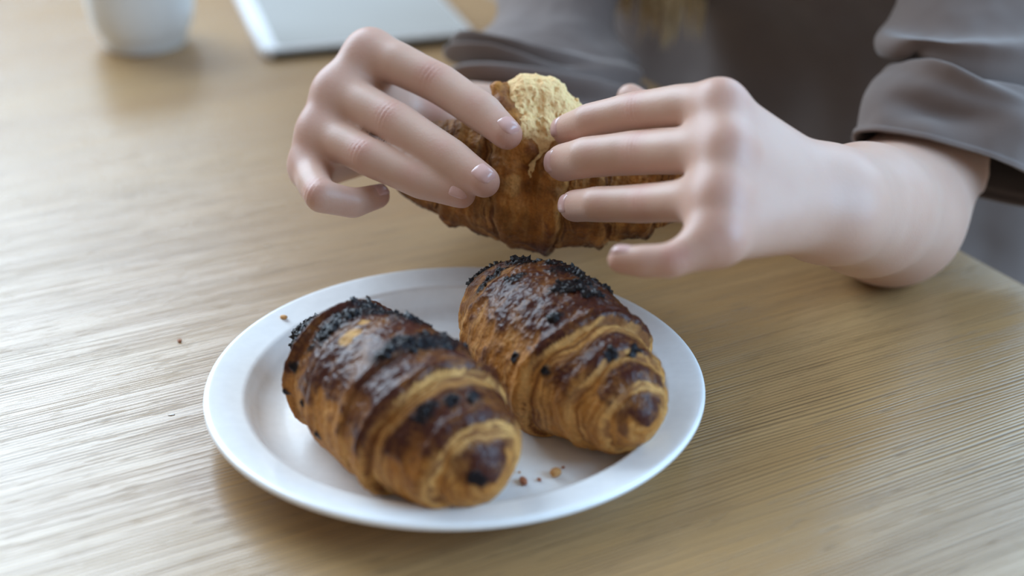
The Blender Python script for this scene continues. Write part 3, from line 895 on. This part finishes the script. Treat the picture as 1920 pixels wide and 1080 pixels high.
def cloth_tube(rings, nu, nv, disp, thick=0.0014, sup=1.0):
    """rings: (centre, axis a, axis b) each 3-vectors; open tube of cloth with thickness"""
    R = crom([np.concatenate(r) for r in rings], nu)
    ph = np.linspace(0, 2 * math.pi, nv, endpoint=False)
    c_, s_ = np.cos(ph), np.sin(ph)
    P = R[:, None, 0:3] + R[:, None, 3:6] * c_[None, :, None] + R[:, None, 6:9] * s_[None, :, None]
    Fc = grid_faces(nu, nv)
    P = P.reshape(-1, 3)
    n_ = vnormals(P, Fc)
    cen = np.repeat(R[:, 0:3], nv, 0)
    if ((P - cen) * n_).sum() < 0:
        n_ = -n_; Fc = Fc[:, ::-1].copy()
    Ug, Vg = np.meshgrid(np.linspace(0, 1, nu), ph, indexing='ij')
    P = P + n_ * disp(Ug, Vg, P.reshape(nu, nv, 3)).reshape(-1, 1)
    n2 = vnormals(P, Fc)
    Pi = P - n2 * thick
    m = nu * nv
    j = np.arange(nv); j2 = (j + 1) % nv
    last = (nu - 1) * nv
    flip = Fc[0, 1] != 1
    b0 = np.stack([j, j + m, j2 + m, j2], 1); b1 = np.stack([last + j, last + j2, last + j2 + m, last + j + m], 1)
    if flip: b0, b1 = b0[:, ::-1], b1[:, ::-1]
    return np.concatenate([P, Pi]), np.concatenate([Fc, Fc[:, ::-1] + m, b0, b1])

def tors(z, cx, cy, a_, b_): return (np.array([cx, cy, TZ + z]), E * a_, G * b_)
t_r = [tors(0.275, .126, .972, .075, .065), tors(0.26, .130, .976, .105, .085), tors(0.235, .138, .982, .205, .115), tors(0.18, .150, 1.000, .225, .130), tors(0.10, .172, 1.054, .250, .140),
       tors(0.03, .202, 1.103, .276, .142), tors(-0.06, .210, 1.110, .288, .150), tors(-0.16, .230, 1.095, .275, .165), tors(-0.27, .235, 1.10, .285, .180)]
def d_t(u, v, P):
    w = sstep(0.25, 0.6, u)
    return 0.006 * fbm(P * 14 + 3, 3) + w * (0.0035 * np.sin(v * 9 + 4 * noise(P * 6)) + 0.0015 * np.sin(v * 17 + 2))
V, Fc = cloth_tube(t_r, 110, 220, d_t)
shirt = mesh_obj('shirt', V, Fc, M['fabric'], person)
shirt['label'] = 'loose dusty brown cotton shirt'

def ring(px, py, d, ex, ey, ed, fx, fy, fd):
    """ring around (px, py, depth): half axes given in picture pixels and metres of depth"""
    c0 = U(px, py, d)
    return (c0, U(px + ex, py + ey, d + ed) - c0, U(px + fx, py + fy, d + fd) - c0)

# sleeve on the right of the picture, wide open cuff
rr = [ring(1985, -460, .800, 150, 0, 0, 0, 60, -.060), ring(1950, -240, .790, 165, 5, 0, 0, 50, -.058), ring(1890, -60, .770, 185, 10, 0, 5, 50, -.052),
      ring(1862, 70, .752, 198, 18, 0, 5, 40, -.050), ring(1868, 140, .738, 180, 45, .0, 6, 10, -.047), ring(1835, 215, .724, 205, 52, .0, 6, -10, -.040), ring(1795, 318, .712, 196, 60, .0, 6, -40, -.030)]
TORS = np.array([0.142, 0.985, TZ + 0.185])
rr.insert(0, (TORS + E * 0.13, np.array([0, 0, 0.050]), -G * 0.075))
def d_r(u, v, P):
    u = np.clip((u * 7 - 1) / 6, 0, 1)
    # v = pi is the picture-left side, v = pi/2 the side towards the lens
    f = 0.003 * fbm(P * 26 + 1, 3)
    du = u + 0.050 * np.cos(v)                         # diagonal drape
    f += 0.0095 * np.exp(-((du - 0.500) / 0.055) ** 2) * sstep(-0.5, 0.5, np.sin(v - 0.4))
    f -= 0.0080 * np.exp(-((du - 0.625) / 0.035) ** 2) * sstep(-0.6, 0.6, np.sin(v - 0.3))
    f += 0.0070 * np.exp(-((u - 0.05 * np.cos(v) - 0.74) / 0.030) ** 2) * np.exp(-((v - 2.05) / 0.65) ** 2)
    f -= 0.0085 * np.exp(-((u - 0.87) / 0.050) ** 2) * np.exp(-((v - 1.95) / 0.45) ** 2)
    f += 0.0060 * np.exp(-((u - 0.86) / 0.08) ** 2) * np.exp(-((v - 1.20) / 0.25) ** 2)
    f -= 0.0060 * np.exp(-((u - 0.90) / 0.06) ** 2) * np.exp(-((v - 0.75) / 0.22) ** 2)
    f += 0.0014 * sstep(0.968, 0.975, u)
    return f
V, Fc = cloth_tube(rr, 230, 220, d_r, 0.0016)
mesh_obj('sleeve', V, Fc, M['fabric'], shirt)['label'] = 'wide open cuff over the forearm resting on the table'

# sleeve on the left of the picture, bunched at the elbow
lr = [ring(1215, -490, 1.03, 150, 0, 0, 0, 40, -.060), ring(1130, -260, .960, 130, 0, 0, 0, 30, -.056), ring(1055, -40, .895, 118, 0, 0, 0, 20, -.050), ring(1040, 40, .868, 112, 6, 0, 0, 10, -.048),
      ring(1034, 95, .850, 152, 14, 0, 0, 5, -.047), ring(1034, 128, .838, 164, 22, 0, 0, 0, -.046), ring(1038, 158, .828, 174, 26, 0, 0, -5, -.045), ring(1042, 205, .818, 170, 26, 0, 0, -10, -.042)]
lr.insert(0, (TORS - E * 0.13, np.array([0, 0, -0.050]), -G * 0.075))
def d_l(u, v, P):
    u = np.clip((u * 8 - 1) / 7, 0, 1)
    f = 0.0025 * fbm(P * 26 + 8, 3)
    left = np.exp(-((v - 2.6) / 1.0) ** 2)
    uu = u + 0.030 * np.sin(v * 1.5)
    w = sstep(0.52, 0.62, u)
    f += w * left * 0.026 * (np.abs(np.cos((uu - 0.60) / 0.27 * 2 * math.pi)) ** 1.5 - 0.45)
    f += w * (1 - left) * 0.0035 * np.sin(u * 30 + v * 1.5)
    return f
V, Fc = cloth_tube(lr, 230, 200, d_l, 0.0016)
mesh_obj('sleeve', V, Fc, M['fabric'], shirt)['label'] = 'sleeve bunched in folds behind the raised hand'

# ---- hair
def strands(n, root_fn, seed, w=0.0011):
    g = np.random.default_rng(seed); VV = []; FF = []; base = 0
    for k in range(n):
        pts = root_fn(g, k)
        m = len(pts)
        tan = nrm(np.gradient(pts, axis=0))
        s1 = nrm(np.cross(tan, np.array([0.3, 0.9, 0.1]))); s2 = np.cross(tan, s1)
        rad = w * g.uniform(0.7, 1.3) * np.concatenate([np.ones(m - 4), [0.85, 0.6, 0.35, 0.08]])
        for i in range(m):
            for a_ in (0, 2.09, 4.19):
                VV.append(pts[i] + (s1[i] * math.cos(a_) + s2[i] * math.sin(a_)) * rad[i])
        FF.append(grid_faces(m, 3) + base); base += 3 * m
    return np.array(VV), np.concatenate(FF)

clumps = [(1172, 35, .93, 12), (1152, 25, .935, 8), (1206, 55, .925, 11), (1228, 60, .92, 11), (1245, 88, .915, 9), (1262, 75, .918, 10), (1290, 62, .925, 12), (1308, 66, .93, 8), (1268, 40, .92, 14), (1215, 30, .925, 14)]
def lock(g, k):
    cx, cy, d, w_ = clumps[k % len(clumps)]
    end = U(cx + g.normal() * w_ * 0.45, cy + g.normal() * 14 - abs(g.normal()) * 18, d + g.normal() * 0.004)
    side = g.uniform(-1, 1)
    a_ = HEAD + nrm(np.array([-0.35 + 0.25 * side, -0.65, 0.55])) * 0.088
    b_ = HEAD + np.array([-0.075 + 0.02 * side, -0.075, -0.09])
    c_ = U(1230 + (cx - 1230) * 0.7 + g.normal() * 12, -150, d - 0.005)
    return crom([a_, b_, c_, U(cx + g.normal() * w_ * 0.6 + 6, (cy - 90) , d), end], 18)
V1, F1 = strands(260, lock, 11)
def capstrand(g, k):
    th = g.uniform(0.25, 2 * math.pi - 0.25) if True else 0
    top_ = HEAD + UPH * 0.112 - FACE * 0.01
    dirv = FACE * math.cos(th) * -1 + SIDE * math.sin(th)
    back = dirv @ -FACE
    m1 = HEAD + dirv * 0.092 + UPH * 0.03
    m2 = HEAD + dirv * 0.098 - UPH * 0.07
    e_ = HEAD + dirv * 0.11 - np.array([0, 0, 0.20 + 0.05 * g.uniform()])
    return crom([top_ + g.normal(size=3) * 0.004, m1, m2, e_], 14)
V2, F2 = strands(420, capstrand, 12, 0.0042)
hair = mesh_obj('hair', np.concatenate([V1, V2]), np.concatenate([F1, F2 + len(V1)]), M['hair'], person)
hair['label'] = 'long blond hair hanging in front of the shirt'

# ---- lower body and stool (below the table)
fT = Field((-0.42, 0.55, 0.02), (0.55, 1.40, TZ - 0.12), 0.008)
fT.cone(np.array([0.235, 1.085, 0.56]) + E * 0.1, np.array([0.235, 1.085, 0.56]) - E * 0.1, 0.10, 0.10, 0.03)
for s in (-1, 1):
    hip = np.array([0.235, 1.085, 0.545]) + E * s * 0.09
    knee = hip - G * 0.40 + E * s * 0.02; ank = knee - np.array([0, 0, 0.44]) + G * 0.05
    fT.cone(hip, knee, 0.085, 0.062, 0.02); fT.cone(knee, ank, 0.060, 0.045, 0.02); fT.cone(ank, ank - G * 0.13 - np.array([0, 0, 0.03]), 0.042, 0.032, 0.02)
V, Q = fT.mesh(2)
mesh_obj('trousers', V, Q, M['trousers'], person)
stool = empty('stool', SEAT)
tag(stool, 'plain wooden stool under the seated person', 'stool')
V, Fc = rounded_slab(-0.19, 0.19, -0.19, 0.19, 0.425, 0.455, 0.05, 0.006)
mesh_obj('seat', V + SEAT, Fc, M['seat'], stool, smooth=False)
for x in (-0.14, 0.14):
    for y in (-0.14, 0.14):
        V, Fc = rounded_slab(x - 0.016, x + 0.016, y - 0.016, y + 0.016, 0, 0.426, 0.008, 0.002, 3, 2)
        mesh_obj('leg', V + SEAT, Fc, M['seat'], stool, smooth=False)

# ------------------------------------------------------------------ things in the background
mc = UT(272, 82, 0.0); mc[2] = TZ
cup_prof = smooth_prof([(0.0001, 0.0015), (0.024, 0.0012), (0.0285, 0.0), (0.0305, 0.0015), (0.0320, 0.006), (0.0370, 0.017), (0.0395, 0.031), (0.0400, 0.05), (0.0400, 0.075), (0.0398, 0.088),
                        (0.0390, 0.0895), (0.0378, 0.088), (0.0376, 0.06), (0.0370, 0.03), (0.033, 0.014), (0.020, 0.008), (0.0001, 0.007)], 5)
cup_prof[:, 0] = np.maximum(cup_prof[:, 0], 0.0001); cup_prof[:, 1] = np.maximum(cup_prof[:, 1], 0)
V, Fc = lathe(cup_prof, mc, 72)
cup = mesh_obj('cup', V, Fc, M['cup'], loc=mc)
tag(cup, 'white ceramic cup with rounded base at the far left of the table', 'cup')

t0 = UT(492, 116); t1 = UT(893, 80)
TX = nrm(t1 - t0); TX[2] = 0; TY = np.array([-TX[1], TX[0], 0])
wl = float(np.linalg.norm(t1 - t0)); 
tl = UT(395, 0) - t0
tab = empty('tablet', t0)
tab.rotation_euler = (0, 0, math.atan2(TX[1], TX[0]))
tag(tab, 'pale tablet with white rim lying flat beyond the raised hand', 'tablet')
del tab['_loc']
tab.location[2] = TZ
V, Fc = rounded_slab(0, wl, 0, 0.245, 0, 0.009, 0.008, 0.0035)
mesh_obj('body', V, Fc, M['tablet_white'], tab)
V, Fc = rounded_slab(0.012, wl - 0.004, 0.004, 0.235, 0.0088, 0.0094, 0.005, 0.0002, 5, 2)
mesh_obj('screen', V, Fc, M['screen'], tab, smooth=False)
V, Fc = rounded_slab(0.008, wl - 0.006, -0.0006, 0.003, 0.0015, 0.0065, 0.0004, 0.0003, 3, 2)
mesh_obj('edge_shade_strip', V, Fc, M['tablet_shade'], tab, smooth=False)  # added dark strip, painted shade along the front of the tablet

# ------------------------------------------------------------------ crumbs
def plate_z(p):
    r = math.hypot(p[0] - PC[0], p[1] - PC[1])
    if r < 0.076: return 0.0041
    return float(np.interp(r, [0.076, 0.0835, 0.0888, 0.103], [0.0043, 0.0072, 0.0150, 0.0176]))
def crumb(px, py, size, mat, label, on_plate=True, shape=(1, 0.8, 0.5), seed=0):
    z = 0.004
    if on_plate:
        for _ in range(6): z = plate_z(UT(px, py, z))
    else: z = 0.0
    p = UT(px, py, z + size * shape[2] * 0.3)
    g = np.random.default_rng(seed + 100)
    sv, sf = ICO
    q = sv * (1 + 0.45 * fbm(sv * 1.6 + seed * 5, 2) + 0.18 * noise(sv * 4 + seed))[:, None] * np.array(shape) * size
    a_ = g.uniform(0, 6.28)
    q = np.stack([q[:, 0] * math.cos(a_) - q[:, 1] * math.sin(a_), q[:, 0] * math.sin(a_) + q[:, 1] * math.cos(a_), q[:, 2]], 1)
    base = np.array([p[0], p[1], TZ + z])
    q[:, 2] -= q[:, 2].min()
    o = mesh_obj('crumb', q + base, sf, mat, loc=base)
    tag(o, label, 'crumb', 'pastry crumbs')
crumb(533, 597, 0.0018, M['crumb_dry'], 'tan crumb on the far left rim of the plate', seed=1)
crumb(1042, 891, 0.0024, M['crumb_dry'], 'largest orange crumb in front of the right croissant', shape=(1, .9, .8), seed=2)
crumb(981, 905, 0.0024, M['crumb_red'], 'reddish flat crumb beside the front end of the left croissant', shape=(1.1, .6, .45), seed=3)
crumb(1011, 901, 0.0011, M['crumb_red'], 'tiny crumb between two larger crumbs on the plate', seed=4)
crumb(1056, 877, 0.0008, M['crumb_red'], 'speck just behind the largest orange crumb', seed=5)
crumb(962, 786, 0.0026, M['crumb_red'], 'curled brown flake touching the right side of the left croissant', shape=(1.2, .6, .6), seed=6)
crumb(959, 763, 0.0009, M['char'], 'black speck on the plate between the two croissants', seed=7)
crumb(337, 640, 0.0012, M['crumb_red'], 'brown crumb on the table left of the plate', False, seed=8)
crumb(322, 778, 0.0011, M['tablet_white'], 'white fleck on the table left of the plate', False, (1.3, .5, .16), seed=9)
crumb(974, 886, 0.0006, M['crumb_dry'], 'faint smallest speck beside the left croissant tip', seed=10)

for o in bpy.data.objects:
    if '_loc' in o: del o['_loc']
